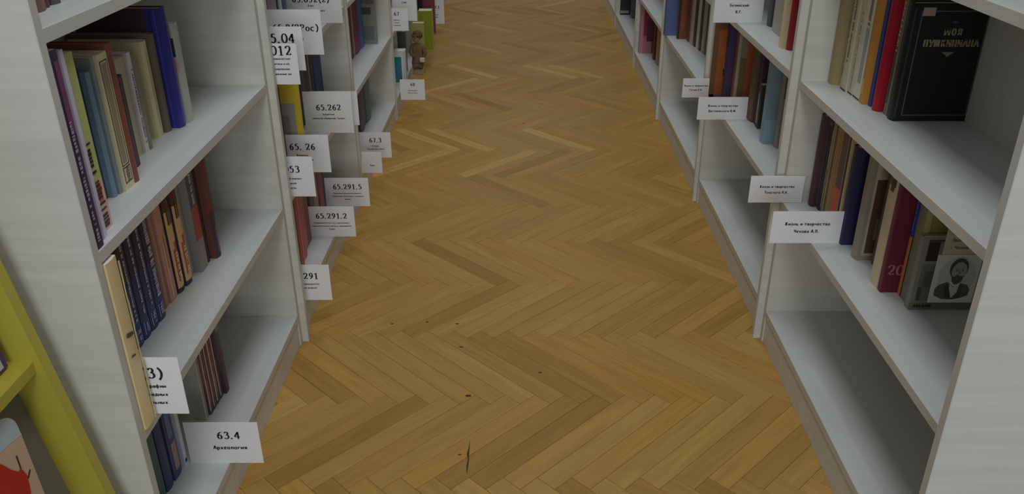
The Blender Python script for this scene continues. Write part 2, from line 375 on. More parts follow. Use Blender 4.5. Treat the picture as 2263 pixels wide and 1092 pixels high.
# ---------------------------------------------------------------- books
def bulge_fn(t, bl): return lambda y: bl * (1 - (2 * y / t) ** 2) if bl else 0.0
def book(side, X, y0, y1, z, h, d, rgb, label, style='p', decos=(), group=None, k=.52, rough=.5, bl=None, lean=0, pages=True, name='book', cat='book', quarter=None):
    """X: distance of the spine from the aisle axis; y0 near cover, y1 far cover; style h = hardcover, p = paperback"""
    t = y1 - y0 - .0008
    bl = (.0035 if style == 'h' else .0006) if bl is None else bl
    bl = min(bl, t * .3)
    bt = .0024 if style == 'h' else .0007
    bt = min(bt, t * .25)
    root = empty(name, (side * X, (y0 + y1) / 2, z), label, cat, group)
    if lean: root.rotation_euler = (R(lean), 0, 0)
    s = -side                                  # local +x * s points to the aisle
    f = bulge_fn(t, bl)
    m = plain(rgb, rough, k=k, name='book_cover')
    ys = [t / 2 * q for q in (-1, -.75, -.4, 0, .4, .75, 1)]
    outer = [(-d, -t / 2)] + [(f(y) - bl, y) for y in ys] + [(-d, t / 2)]
    ti = t / 2 - bt
    inner = [(-d, ti), (-bt - bl * .6, ti), (-bt - bl * .6, -ti), (-d, -ti)]
    bm = bmesh.new()
    z0, z1 = 0, h
    O0 = [bm.verts.new((s * x, y, z0)) for x, y in outer]; O1 = [bm.verts.new((s * x, y, z1)) for x, y in outer]
    I0 = [bm.verts.new((s * x, y, z0)) for x, y in inner]; I1 = [bm.verts.new((s * x, y, z1)) for x, y in inner]
    n = len(outer)
    for i in range(n - 1): bm.faces.new([O0[i], O0[i + 1], O1[i + 1], O1[i]])
    for i in range(3): bm.faces.new([I0[i], I0[i + 1], I1[i + 1], I1[i]])
    bm.faces.new([O0[-1], I0[0], I1[0], O1[-1]]); bm.faces.new([I0[3], O0[0], O1[0], I1[3]])
    for O, I in ((O0, I0), (O1, I1)):
        bm.faces.new([O[0], O[1], I[2], I[3]])
        bm.faces.new([O[n - 2], O[n - 1], I[0], I[1]])
        bm.faces.new([O[i] for i in range(1, n - 1)] + [I[1], I[2]])
    mesh_obj('cover', bm, m, root)
    if pages:
        over = .003 if style == 'h' else .0004
        a, b = sorted((s * (-d + over * 1.2), s * (-bt - bl * .6 - .0003)))
        boxo('page_block', (a, b, -ti + .0001, ti - .0001, over, h - over), PAPER, root, bev=0)
    e = .0004
    def patch(name, q0, q1, za, zb, mat, parent=root):
        bm = bmesh.new(); rows = []
        for i in range(6):
            y = t / 2 * (q0 + (q1 - q0) * i / 5)
            x = f(y) - bl + e
            rows.append([bm.verts.new((s * x, y, za)), bm.verts.new((s * x, y, zb))])
        for i in range(5): bm.faces.new([rows[i][0], rows[i + 1][0], rows[i + 1][1], rows[i][1]])
        return mesh_obj(name, bm, mat, parent)
    for D in decos:
        kind = D[0]
        if kind == 'band':                     # band, z0, z1 (fractions), colour [, q0, q1]
            q0, q1 = (D[4], D[5]) if len(D) > 4 else (-.97, .97)
            patch('spine_band', q0, q1, D[1] * h, D[2] * h, plain(D[3], rough, k=k, noise=.05, name='print'))
        elif kind == 'title':                  # title, z0, z1, colour, seed, half width : an unreadable row of short marks running up the spine
            rnd = random.Random(D[4]); w = D[5] if len(D) > 5 else .35
            bm = bmesh.new(); zz = D[1] * h
            while zz < D[2] * h:
                l = rnd.uniform(.002, .0055)
                yy0 = -w * t / 2 * rnd.uniform(.5, 1); yy1 = w * t / 2 * rnd.uniform(.5, 1)
                x = s * (f(0) - bl + e * 1.5 + .0002)
                bm.faces.new([bm.verts.new((x, yy0, zz)), bm.verts.new((x, yy1, zz)), bm.verts.new((x, yy1, zz + l)), bm.verts.new((x, yy0, zz + l))])
                zz += l + (rnd.uniform(.001, .002) if rnd.random() < .8 else .006)
            mesh_obj('spine_title', bm, plain(D[3], rough, k=k, noise=0, name='print'), root)
        elif kind == 'crect':                  # cover rectangle on the face towards the camera: x from spine inwards, z, colour
            x0, x1, za, zb = D[1:5]
            bm = bmesh.new(); a, b = sorted((s * -x0, s * -x1))
            box(bm, a, b, -t / 2 - e - (D[6] if len(D) > 6 else 0), -t / 2 - .00005, za, zb)
            mesh_obj(D[7] if len(D) > 7 else 'cover_print', bm, plain(D[5], rough, k=k, noise=.05, name='print'), root)
        elif kind == 'frame':                  # thin frame on the cover
            x0, x1, za, zb, w, c = D[1:7]
            bm = bmesh.new()
            for (p0, p1, r0, r1) in ((x0, x1, za, za + w), (x0, x1, zb - w, zb), (x0, x0 + w, za + w, zb - w), (x1 - w, x1, za + w, zb - w)):
                a, b = sorted((s * -p0, s * -p1)); rect_y(bm, a, b, r0, r1, -t / 2 - e)
            mesh_obj('cover_frame', bm, plain(c, rough, k=k, noise=0, name='print'), root)
        elif kind == 'sframe':                 # frame on the spine
            q, za, zb, c = D[1:5]; w = .0018; mt = plain(c, rough, k=k, noise=0, name='print')
            bm = bmesh.new(); x = lambda y: s * (f(y) - bl + e * 1.5)
            def q4(ya, yb, r0, r1): bm.faces.new([bm.verts.new((x(ya), ya, r0)), bm.verts.new((x(yb), yb, r0)), bm.verts.new((x(yb), yb, r1)), bm.verts.new((x(ya), ya, r1))])
            Y = q * t / 2; za *= h; zb *= h
            q4(-Y, -Y + w, za, zb); q4(Y - w, Y, za, zb); q4(-Y, Y, za, za + w); q4(-Y, Y, zb - w, zb)
            mesh_obj('spine_frame', bm, mt, root)
    return root, t, s

GL1, GL2, GL3 = 'books on the upper shelf of the nearest left bookcase', 'books on the middle shelf of the nearest left bookcase', 'books on the bottom shelf of the nearest left bookcase'
GR1, GR2 = 'books beside the dark green book', 'books beside the portrait album'
z = LT[2]
def L1(X, a, b, h, d, c, lab, **kw): return book(-1, X, a, b, z, h, d, c, lab, group=GL1, **kw)
L1(.606, 1.069, 1.0935, .285, .20, (44, 36, 58), 'thin dark purple paperback against the side panel, white marks down its spine', decos=[('band', .60, .95, (88, 50, 74), -.2, .9), ('title', .04, .66, (120, 116, 132), 1, .35)])
L1(.614, 1.0945, 1.1235, .277, .20, (160, 156, 172), 'lilac-white thin paperback beside the dark purple one', decos=[('band', .0, 1, (128, 122, 138), -.2, .2)])
L1(.6235, 1.1245, 1.163, .265, .20, (142, 148, 92), 'yellow-green book with black marks and pink foot on its spine', decos=[('band', .0, .30, (176, 138, 122)), ('band', .16, .28, (150, 84, 60), -.2, .5), ('title', .34, .52, (30, 30, 34), 5, .4), ('band', .70, .95, (50, 50, 46), -.7, -.55), ('title', .02, .3, (60, 40, 46), 6, .7)])
L1(.675, 1.164, 1.264, .214, .13, (44, 44, 74), 'navy book, only its dark edge seen behind the yellow-green one')
L1(.664, 1.265, 1.279, .207, .16, (98, 118, 134), 'pale blue hardcover with plain cloth cover', style='h')
L1(.662, 1.280, 1.290, .226, .16, (108, 116, 118), 'grey-blue thin book between the pale blue and framed cream ones')
L1(.657, 1.291, 1.327, .227, .16, (170, 158, 130), 'cream book with a black frame down its spine', style='h', bl=.001, decos=[('sframe', .72, .18, .95, (40, 34, 28)), ('band', .20, .93, (118, 108, 84), -.45, .4), ('sframe', .72, .05, .17, (40, 34, 28)), ('title', .06, .16, (90, 80, 60), 3, .4)])
L1(.656, 1.328, 1.349, .236, .185, (104, 62, 50), 'reddish brown tall hardcover behind the framed cream book', style='h')
L1(.700, 1.351, 1.385, .165, .13, (70, 52, 52), 'dark brown book tucked between reddish and maroon ones')
L1(.684, 1.386, 1.428, .162, .14, (72, 50, 58), 'dark maroon short hardcover with rounded spine', style='h', bl=.006, decos=[('band', .0, 1, (96, 84, 92), .35, .97)])
L1(.703, 1.430, 1.474, .182, .13, (150, 138, 116), 'beige book, its worn top showing over the maroon one')
L1(.697, 1.476, 1.491, .186, .14, (164, 158, 154), 'white slim book with a line of dark print on its spine', decos=[('title', .1, .85, (60, 54, 58), 9, .3)])
L1(.697, 1.492, 1.507, .170, .14, (104, 100, 90), 'grey slim book next to the white slim one')
L1(.724, 1.509, 1.559, .165, .12, (126, 116, 92), 'dull tan book hidden behind the grey slim one')
L1(.705, 1.561, 1.589, .186, .15, (158, 148, 112), 'thick cream yellow hardcover near the blue one', style='h', decos=[('band', .1, .9, (142, 132, 96), -.2, .1)])
L1(.700, 1.594, 1.617, .193, .16, (84, 74, 64), 'dark grey-brown hardcover touching the blue one', style='h')
L1(.683, 1.621, 1.651, .236, .17, (58, 42, 46), 'tall violet-backed book bound in bright blue at the spine', style='h', bl=.006, rough=.3,
   decos=[('band', 0, 1, (42, 42, 104), -1, 1), ('crect', .0035, .034, 0, .236, (42, 42, 100)), ('crect', .014, .0155, .002, .232, (56, 62, 150), .001, 'cover_ridge'), ('crect', .022, .0235, .002, .232, (30, 30, 90), .001, 'cover_ridge')])
L1(.680, 1.656, 1.680, .200, .14, (142, 142, 132), 'white glossy paperback leaning beside the blue one', decos=[('crect', .004, .030, .135, .172, (46, 42, 46)), ('crect', .002, .036, .105, .128, (150, 122, 112))])

z = LT[1]
def L2(X, a, b, h, d, c, lab, **kw): return book(-1, X, a, b, z, h, d, c, lab, group=GL2, **kw)
r_, t_, s_ = L2(.598, 1.070, 1.104, .298, .16, (172, 154, 112), 'tall worn cream folder with torn brown spots at the bookcase edge', bl=.002, k=.52, name='folder', cat='folder')
TORN = plain((.13, .10, .06), .9, noise=.1, name='torn_cardboard', raw=True)
for zc, w, hh, nm in ((.176, .024, .010, 'tear'), (.137, .016, .005, 'tear')):
    bm = bmesh.new(); x = .0006
    bm.faces.new([bm.verts.new((x, y, zz)) for y, zz in ((-.013, zc - hh * .5), (-.003, zc - hh), (-.013 + w, zc - hh * 1.2), (-.014 + w, zc - hh * .6), (-.008, zc))])
    mesh_obj(nm, bm, TORN, r_)
bm = bmesh.new(); rr = random.Random(4)
zs = [i * .012 for i in range(25)]
va = [bm.verts.new((-.0002, .0158, zz)) for zz in zs]; vb = [bm.verts.new((.0012, .0162 + rr.uniform(.0, .003), zz)) for zz in zs]
for i in range(24): bm.faces.new([va[i], va[i + 1], vb[i + 1], vb[i]])
mesh_obj('ragged_edge', bm, plain((150, 134, 98), .8, name='worn_edge'), r_)
L2(.712, 1.262, 1.298, .232, .14, (70, 66, 54), 'dark olive volume whose top shows over the cream folder', style='h')
for i, (a, b) in enumerate(((1.300, 1.331), (1.332, 1.363), (1.364, 1.396), (1.397, 1.430))):
    L2(.705 - .001 * i, a, b, .235, .15, (50, 52, 84), ['first', 'second', 'third', 'last'][i] + ' from the folder in the row of four matching navy volumes', style='h', bl=.0025,
       decos=[('band', .55, 1, (54, 44, 54)), ('title', .22, .93, (150, 146, 160), 20 + i, .25 if i < 3 else .5), ('sframe', .66, .04, .15, (140, 138, 160)), ('title', .055, .14, (130, 128, 156), 30 + i, .4)])
L2(.716, 1.432, 1.446, .235, .14, (92, 76, 66), 'thin brown book between navy volumes and pink-beige ones')
L2(.712, 1.447, 1.470, .235, .14, (140, 106, 88), 'pink-brown paperback with faded stripes on spine', decos=[('band', 0, 1, (110, 84, 72), -.9, -.5), ('title', .1, .7, (160, 130, 112), 41, .3)])
L2(.708, 1.471, 1.504, .235, .14, (156, 116, 96), 'pink-beige paperback with thin red line down spine', decos=[('band', .02, .55, (170, 132, 110), -.4, .1), ('band', .3, .6, (130, 62, 50), .15, .3)])
for i, (a, b, X) in enumerate(((1.508, 1.540, .703), (1.541, 1.574, .699))):
    L2(X, a, b, .245, .15, (52, 44, 60), ('nearer' if i == 0 else 'farther') + ' of two twin volumes with cream spine and red figure', style='h', bl=.004,
       decos=[('band', .045, .74, (182, 142, 98)), ('band', .74, 1, (76, 46, 36)), ('band', .10, .40, (150, 62, 42), -.55, .25 + .3 * i), ('title', .07, .36, (196, 158, 112), 50 + i, .45), ('band', .62, .80, (64, 42, 34), -.6, .6), ('band', .36, .46, (150, 62, 42), -.2, .8)])
L2(.707, 1.577, 1.600, .240, .14, (126, 118, 104), 'slim pale grey-beige book beside twin volumes', decos=[('band', 0, 1, (150, 144, 130), -.9, -.2)])
L2(.690, 1.602, 1.640, .240, .15, (112, 108, 104), 'grey paperback with a red middle and dark top on spine', decos=[('band', .30, .62, (130, 60, 50)), ('band', .62, 1, (66, 68, 78)), ('title', .64, .95, (150, 150, 156), 61, .35), ('band', .1, .25, (128, 100, 88), -.7, .4)])
L2(.692, 1.642, 1.665, .240, .14, (50, 34, 38), 'near-black maroon book beside the red-banded grey one', style='h')
L2(.677, 1.667, 1.697, .246, .15, (92, 54, 46), 'brown-red hardcover at the end of the row, dark on its right edge', style='h', bl=.005, decos=[('band', 0, .45, (60, 42, 56)), ('band', 0, 1, (62, 46, 52), .5, 1), ('band', .05, .3, (110, 74, 66), -.2, .2)])

z = LT[0]
def L3(X, a, b, h, d, c, lab, **kw): return book(-1, X, a, b, z, h, d, c, lab, group=GL3, **kw)
L3(.702, 1.205, 1.238, .25, .15, (96, 104, 88), 'pale green thin book low behind the side panel', decos=[('title', .1, .9, (60, 70, 62), 70, .4)])
L3(.700, 1.240, 1.266, .23, .15, (54, 74, 66), 'dark green thin book on the bottom shelf')
L3(.696, 1.268, 1.300, .185, .15, (46, 50, 78), 'navy book on the bottom shelf beside the green one', style='h')
L3(.694, 1.301, 1.337, .185, .15, (52, 56, 84), 'navy book with small picture panel on spine, behind card 63.4', style='h', bl=.002, decos=[('band', .10, .45, (120, 104, 96), -.5, .7), ('band', .52, .92, (80, 92, 120), -.6, .5)])
L3(.690, 1.343, 1.357, .185, .15, (158, 160, 172), 'white thin booklet with dark dot at foot, above card 63.4', decos=[('band', .04, .09, (40, 40, 50), -.6, .6)])
L3(.698, 1.494, 1.510, .270, .22, (138, 138, 132), 'tall pale grey folder facing the camera under the middle shelf', decos=[('band', 0, 1, (100, 90, 88), -.1, .15)])
for i in range(4):
    a = 1.513 + i * .0195
    L3(.694 - .001 * i, a, a + .0185, .262, .14, [(104, 72, 66), (92, 60, 56), (118, 84, 78), (96, 58, 62)][i], ['first', 'second', 'third', 'last'][i] + ' of four striped reddish brown booklets on the bottom shelf',
       decos=[('band', .03, .97, (168, 150, 146), -.95, -.55), ('band', .0, .10, (60, 60, 64)), ('title', .3, .9, (70, 46, 46), 80 + i, .3)])
L3(.684, 1.592, 1.612, .268, .14, (70, 64, 68), 'dark grey book with maroon foot at the end of the booklets', lean=0, decos=[('band', .0, .42, (74, 44, 56)), ('band', .62, .8, (110, 106, 104))])

G = 'books on the top visible shelf of the nearest left bookcase'
z = LT[3]
book(-1, .659, 1.165, 1.196, z, .22, .15, (98, 70, 62), 'reddish brown book at the very top left of the photo', group=G, style='h')
book(-1, .666, 1.198, 1.222, z, .22, .15, (86, 46, 40), 'dark red book just right of the reddish brown one, top left', group=G, style='h', bl=.006)
book(-1, .667, 1.226, 1.258, z, .22, .15, (70, 66, 72), 'charcoal book with pale right edge, top left corner shelf', group=G, style='h', decos=[('band', 0, .9, (150, 152, 142), .2, .9)])

# second left bookcase
G = 'books in the second left bookcase'
z = LT[2]
for X, a, b, h, c, lab in [(.676, 2.20, 2.30, .22, (92, 46, 56), 'maroon book above the stacked cards, next to the panel'), (.680, 2.302, 2.395, .22, (112, 100, 108), 'greyish mauve book above the cards'),
                           (.684, 2.40, 2.425, .22, (40, 42, 56), 'black-blue slim book above the cards'), (.680, 2.427, 2.445, .22, (150, 156, 160), 'pale slim book between two dark blue ones'), (.680, 2.447, 2.498, .22, (50, 62, 94), 'dark blue book above the card ending Рос')]:
    book(-1, X, a, b, z, h, .15, c, lab, group=G, style='h')
z = LT[1]
book(-1, .640, 2.13, 2.168, z, .25, .16, (36, 30, 34), 'black book edge standing just left of the yellow cover', group=G)
book(-1, .612, 2.236, 2.262, z, .247, .17, (168, 148, 40), 'yellow book with a grey picture on its cover, facing out', group=G, decos=[('crect', .012, .16, .01, .185, (128, 122, 116)), ('crect', .030, .06, .05, .15, (112, 104, 98), .0006)])
for X, a, b, h, c, lab in [(.699, 2.56, 2.605, .215, (52, 40, 44), 'near-black brown book behind card 65.262'), (.698, 2.607, 2.665, .215, (66, 66, 70), 'charcoal book behind card 65.262'), (.699, 2.667, 2.735, .225, (58, 52, 54), 'dark grey-brown book, third behind card 65.262'),
                           (.700, 2.737, 2.80, .235, (50, 38, 36), 'dark brown book with pale edge next to the blue one'), (.698, 2.805, 2.915, .205, (46, 56, 92), 'navy blue thick book at the end of the row')]:
    book(-1, X, a, b, z, h, .15, c, lab, group=G, style='h', decos=[('band', .02, .98, (150, 136, 116), -.95, -.8)] if 'pale edge' in lab else ())
z = LT[0]
for i, (X, a, b, c, lab) in enumerate([(.650, 2.17, 2.20, (60, 44, 46), 'dark brown edge of a book low by the panel'), (.650, 2.202, 2.235, (136, 64, 54), 'bright brick-red thin book on the bottom shelf'), (.656, 2.237, 2.262, (160, 112, 96), 'salmon pink thin book beside the brick-red one'),
                          (.657, 2.264, 2.30, (150, 70, 86), 'pink-red book with worn foot'), (.668, 2.302, 2.36, (126, 92, 72), 'tan brown book with darker patch'), (.669, 2.362, 2.41, (104, 62, 54), 'brown-red book next to card 65.291.2'),
                          (.672, 2.45, 2.50, (70, 66, 56), 'dark olive book glimpsed between the two 65.291 cards'), (.672, 2.502, 2.56, (122, 110, 100), 'grey-beige book glimpsed between the two 65.291 cards'), (.668, 2.562, 2.62, (112, 54, 66), 'dark pink book left of card 65.291.5'), (.672, 2.622, 2.655, (50, 24, 40), 'near-black plum book behind card 65.291.5')]):
    book(-1, X, a, b, z, .24, .15, c, lab, group=G, decos=[('band', .3, .6, (130, 76, 46), -.5, .7)] if 'patch' in lab else ())

# third left bookcase
G = 'books in the third left bookcase'
z = LT[1]
for X, a, b, h, c, lab in [(.702, 3.46, 3.52, .25, (62, 36, 38), 'dark brown-red book first on the shelf with four upright books'), (.700, 3.522, 3.545, .25, (130, 100, 100), 'pale edged slim book beside the dark brown-red one'), (.697, 3.547, 3.65, .25, (98, 42, 62), 'crimson book left of the blue one'),
                           (.694, 3.652, 3.742, .24, (66, 88, 132), 'medium blue book left of the grey picture cover')]:
    book(-1, X, a, b, z, h, .15, c, lab, group=G, style='h')
book(-1, .640, 3.745, 3.765, z, .225, .2, (104, 104, 98), 'grey magazine with a dark picture, cover facing the camera', group=G, decos=[('crect', .02, .15, .13, .16, (60, 56, 56)), ('crect', .01, .15, .02, .08, (84, 88, 84)), ('crect', .004, .07, .175, .22, (84, 78, 76))])
z = LT[0]
for X, a, b, c, lab in [(.684, 3.44, 3.54, (66, 62, 70), 'dark grey book low in the third bookcase'), (.688, 3.542, 3.585, (60, 68, 92), 'dark blue slim book low in the third bookcase'), (.682, 3.587, 3.70, (70, 92, 88), 'grey-teal book low in the third bookcase')]:
    book(-1, X, a, b, z, .235, .15, c, lab, group=G, style='h')

# fourth, fifth and sixth left bookcases
G = 'books and boxes past the figurine'
z = LT[0]
book(-1, .592, 4.24, 4.30, z, .165, .15, (164, 168, 170), 'white-framed teal book above card 68', group=G, decos=[('crect', .019, .10, .004, .135, (34, 98, 104), .0005), ('crect', .006, .008, .002, .16, (120, 110, 130))])
book(-1, .615, 4.46, 4.50, z, .215, .15, (52, 58, 52), 'dark green-black book behind the teal one', group=G, decos=[('crect', .042, .15, .0, .215, (150, 152, 150))])
book(-1, .552, 4.82, 4.87, z, .185, .075, (128, 124, 66), 'pale yellow-green box file behind the figurine', group=G, style='h', name='box_file', cat='box file')
book(-1, .520, 4.965, 5.05, z, .225, .085, (104, 108, 26), 'lime green box file with white top and yellow edge', group=G, style='h', name='box_file', cat='box file', rough=.35, decos=[('band', 0, 1, (136, 140, 56), -1, 1), ('crect', .05, .08, .13, .17, (130, 138, 80))])
book(-1, .545, 5.40, 5.43, z, .26, .2, (96, 46, 54), 'dark red book with pink edge beyond the lime box', group=G, style='h', decos=[('band', 0, 1, (150, 100, 110), -.9, .9)])
book(-1, .62, 5.36, 5.395, z, .27, .12, (48, 30, 38), 'near-black book beside the dark red one', group=G, style='h')
for i, (X, a, b, c) in enumerate([(.69, 6.3, 6.37, (80, 60, 60)), (.68, 6.38, 6.45, (100, 100, 110)), (.7, 6.46, 6.55, (50, 60, 90))]):
    book(-1, X, a, b, z, .23, .15, c, ['brown', 'grey', 'blue'][i] + ' book far down the left side', group=G, style='h')

# nearest right bookcase
z = RT[2]
def R1(X, a, b, h, d, c, lab, **kw): return book(1, X, a, b, z, h, d, c, lab, group=GR1, **kw)
R1(.722, 1.922, 1.954, .275, .17, (122, 108, 76), 'tall olive tan book at the left end of the row', style='h')
R1(.740, 1.900, 1.921, .262, .16, (146, 138, 108), 'cream yellow worn book, spine with blotches', decos=[('title', .1, .9, (110, 100, 76), 100, .5)])
R1(.735, 1.866, 1.899, .262, .16, (150, 142, 116), 'cream book with dark lettering down the middle', decos=[('title', .25, .95, (84, 76, 58), 101, .3), ('band', 0, .015, (50, 44, 40))])
R1(.740, 1.836, 1.865, .258, .16, (156, 150, 130), 'off-white book with thin blotchy line, beside the grey-label one', decos=[('title', .05, .7, (120, 112, 92), 102, .2), ('band', 0, .015, (50, 44, 40))])
R1(.741, 1.792, 1.835, .258, .16, (168, 164, 144), 'white book with long blue-grey label on spine', decos=[('band', .14, .60, (118, 124, 124), -.45, .35), ('band', .66, .98, (100, 92, 80), -.3, .35), ('band', .62, .645, (110, 84, 74), -.3, .3), ('band', 0, .015, (50, 44, 40))])
R1(.739, 1.768, 1.791, .245, .16, (150, 104, 42), 'orange paperback with yellow edge', decos=[('band', .08, .22, (160, 120, 60), -.4, .6), ('band', 0, 1, (156, 140, 90), .6, .97)])
R1(.750, 1.752, 1.767, .240, .16, (44, 58, 116), 'royal blue slim book beside the red one')
R1(.746, 1.716, 1.744, .238, .16, (128, 22, 34), 'bright red book with smooth spine', style='h', bl=.006, rough=.35)
R1(.760, 1.688, 1.708, .240, .16, (96, 92, 80), 'grey-green book with red and white specks on spine', decos=[('title', .55, .95, (150, 110, 100), 105, .6), ('band', .1, .6, (52, 64, 50), -.2, .6)])
rt, t_, s_ = R1(.756, 1.653, 1.684, .236, .166, (22, 27, 25), 'dark green hardcover facing the camera, with a title and thin frame', style='h', bl=.004, rough=.38, k=.54,
   decos=[('frame', .018, .150, .012, .222, .0022, (74, 76, 68)), ('crect', .004, .007, .01, .226, (44, 50, 44), .0004, 'cover_groove'), ('crect', .020, .044, .212, .228, (128, 120, 108), .0006, 'library_sticker')])
GOLD = plain((122, 112, 88), .45, noise=.05, name='gilt_print')
yy = -t_ / 2 - .0006
print_line('МОЯ', .0145, GOLD, rt, .086, .180, yy, fit=.036, a=.13, b=.05)
print_line('ПУШКИНИАНА', .0160, GOLD, rt, .086, .158, yy, fit=.110, a=.13, b=.05)
print_line('ДОМ', .0045, plain((84, 80, 70), .5, noise=0, name='gilt_small'), rt, .087, .200, yy)
bm = bmesh.new(); bm.faces.new([bm.verts.new((x, yy, zz)) for x, zz in ((.072, .142), (.098, .142), (.088, .135), (.085, .132), (.082, .135))])
mesh_obj('cover_ornament', bm, plain((96, 94, 84), .5, noise=0, name='gilt_small2'), rt)

z = RT[1]
def R2(X, a, b, h, d, c, lab, **kw): return book(1, X, a, b, z, h, d, c, lab, group=GR2, **kw)
R2(.722, 1.925, 1.954, .235, .16, (62, 42, 48), 'dark maroon hardcover at the left end beside the blank panel', style='h', bl=.005)
R2(.736, 1.903, 1.924, .232, .16, (44, 40, 42), 'black book with pale left edge', decos=[('band', 0, 1, (140, 130, 126), .7, .95), ('band', .93, .97, (90, 84, 76), -.6, .5)])
R2(.738, 1.882, 1.902, .230, .16, (120, 106, 76), 'thin tan and white striped book', decos=[('band', .05, .9, (170, 164, 154), .5, .95), ('band', 0, .5, (60, 40, 36), .1, .4)])
R2(.738, 1.860, 1.881, .230, .16, (92, 62, 36), 'dark brown slim book beside the tan striped one', decos=[('band', 0, 1, (140, 112, 66), -.95, -.4)])
R2(.738, 1.829, 1.859, .230, .16, (130, 92, 56), 'ochre brown book with cream left edge', decos=[('band', 0, 1, (160, 138, 100), .6, .97)])
R2(.736, 1.787, 1.828, .235, .16, (84, 62, 52), 'brown book with bright orange-red lower spine', decos=[('band', .0, .42, (160, 68, 40)), ('band', .0, 1, (104, 88, 84), -.97, -.6)])
R2(.738, 1.744, 1.785, .240, .16, (150, 136, 92), 'thick cream yellow book left of the navy one', decos=[('band', 0, 1, (166, 154, 126), .5, .97), ('title', .2, .8, (130, 118, 70), 110, .3)])
R2(.725, 1.711, 1.741, .232, .16, (36, 34, 60), 'navy almost black hardcover in the middle of row', style='h', bl=.003)
R2(.730, 1.635, 1.667, .240, .155, (110, 104, 92), 'grey-brown thick book with framed dark portrait on its cover', style='h', bl=.004,
   decos=[('crect', .012, .15, .012, .232, (140, 128, 104)), ('crect', .017, .15, .018, .190, (72, 48, 40), .0006), ('crect', .022, .15, .196, .226, (128, 112, 92), .0006), ('crect', .030, .06, .05, .10, (104, 80, 66), .0012)])
R2(.762, 1.602, 1.632, .215, .14, (74, 70, 60), 'small dark grey book right of framed portrait book', style='h')
R2(.729, 1.511, 1.548, .262, .155, (160, 144, 118), 'worn cream book with dark hole near the top', bl=.003, decos=[('band', .84, .90, (54, 40, 32), -.7, .8), ('band', .80, .84, (70, 54, 44), -.5, .3)])
rm, tm, _ = R2(.732, 1.493, 1.509, .262, .155, (84, 26, 40), 'wine red cover with pink numerals near its foot', style='p', k=.52)
bm = bmesh.new(); numerals(bm, '20', .020, .040, .024, -tm / 2 - .0006)
mesh_obj('cover_numerals', bm, plain((140, 84, 96), .5, noise=0, name='pink_print'), rm)
R2(.766, 1.479, 1.492, .262, .13, (42, 54, 130), 'thin book, blue above and orange below', decos=[('band', .0, .50, (170, 104, 52)), ('band', .5, 1, (42, 54, 130)), ('title', .55, .95, (120, 130, 170), 120, .3), ('crect', 0, .02, 0, .13, (40, 26, 22))])
R2(.766, 1.449, 1.478, .232, .15, (108, 106, 88), 'grey-spined book with olive yellow cover behind the album', bl=.001, decos=[('crect', .016, .15, .0, .232, (128, 116, 62)), ('crect', .002, .014, .0, .232, (146, 136, 92))])
ra, ta, _ = R2(.760, 1.425, 1.444, .157, .128, (96, 95, 88), 'low grey album with photo collage and portrait print', style='h', bl=.001, k=.40,
   decos=[('crect', .0125, .034, .108, .148, (42, 30, 24), .0006), ('crect', .0125, .126, .149, .153, (58, 40, 32)), ('crect', .034, .058, .10, .145, (92, 90, 82), .0006), ('crect', .010, .040, .020, .10, (78, 76, 72)), ('crect', .018, .036, .050, .085, (66, 62, 60), .0006), ('crect', .011, .018, .022, .05, (54, 52, 50), .0006), ('crect', .0, .128, .0, .0155, (82, 80, 74))], name='album', cat='album')
yb = -ta / 2 - .0005
print_line('АЛЬБОМ', .0070, INK, ra, .026, .0085, yb - .0003, name='album_lettering', fit=.036, a=.12)
# loose portrait print held on the album (tones of a black-and-white photograph)
por = boxo('portrait_print', (.034, .1205, yb - .0024, yb - .0012, .0175, .1225), plain((158, 156, 146), .35, k=.33, noise=.03, name='photo_paper'), ra, bev=.0003)
por['label'] = 'black and white portrait photograph of a bearded man in a coat'
def tone(name, pts, v, lift, w=1):
    bm = bmesh.new(); yy = yb - .0025 - lift * .00025
    bm.faces.new([bm.verts.new((.034 + px * .0865, yy, .0175 + pz * .105)) for px, pz in pts])
    o = mesh_obj(name, bm, plain((v, int(v * .99), int(v * .95)), .35, k=.34, noise=.08, name='photo_tone'), por)
    return o
def ell(cx, cz, rx, rz, n=18, a0=0, a1=360): return [(cx + rx * math.cos(R(a0 + (a1 - a0) * i / n)), cz + rz * math.sin(R(a0 + (a1 - a0) * i / n))) for i in range(n if a1 - a0 == 360 else n + 1)]
tone('print_backdrop', ell(.52, .55, .42, .42), 134, 0)
tone('print_coat', [(.10, .16), (.09, .30), (.16, .38), (.34, .44), (.50, .34), (.62, .42), (.80, .38), (.88, .28), (.87, .16), (.70, .10), (.52, .07), (.30, .08)], 62, 1)
tone('print_shirt', [(.40, .40), (.50, .33), (.62, .40), (.60, .22), (.50, .10), (.42, .22)], 140, 2)
tone('print_hair', ell(.53, .72, .205, .215), 52, 2)
tone('print_face', ell(.545, .665, .165, .19), 112, 3)
tone('print_beard', [(.40, .58), (.45, .55), (.52, .60), (.60, .56), (.67, .58), (.64, .46), (.57, .40), (.48, .40), (.42, .47)], 58, 4)
tone('print_collar', [(.38, .46), (.42, .40), (.52, .34), (.63, .40), (.60, .42), (.52, .37), (.44, .42), (.41, .48)], 158, 4)
for cx in (.485, .615): tone('print_eye', ell(cx, .685, .026, .011), 46, 4)
for cx in (.480, .620): tone('print_brow', [(cx - .04, .71), (cx + .04, .715), (cx + .035, .725), (cx - .035, .722)], 58, 4)
tone('print_nose', [(.555, .70), (.575, .62), (.55, .605), (.535, .62)], 76, 4)
tone('print_lapel', [(.34, .42), (.44, .24), (.50, .08), (.36, .14), (.28, .30)], 44, 3)
tone('print_lapel', [(.66, .41), (.63, .24), (.57, .09), (.66, .10), (.70, .30)], 50, 3)
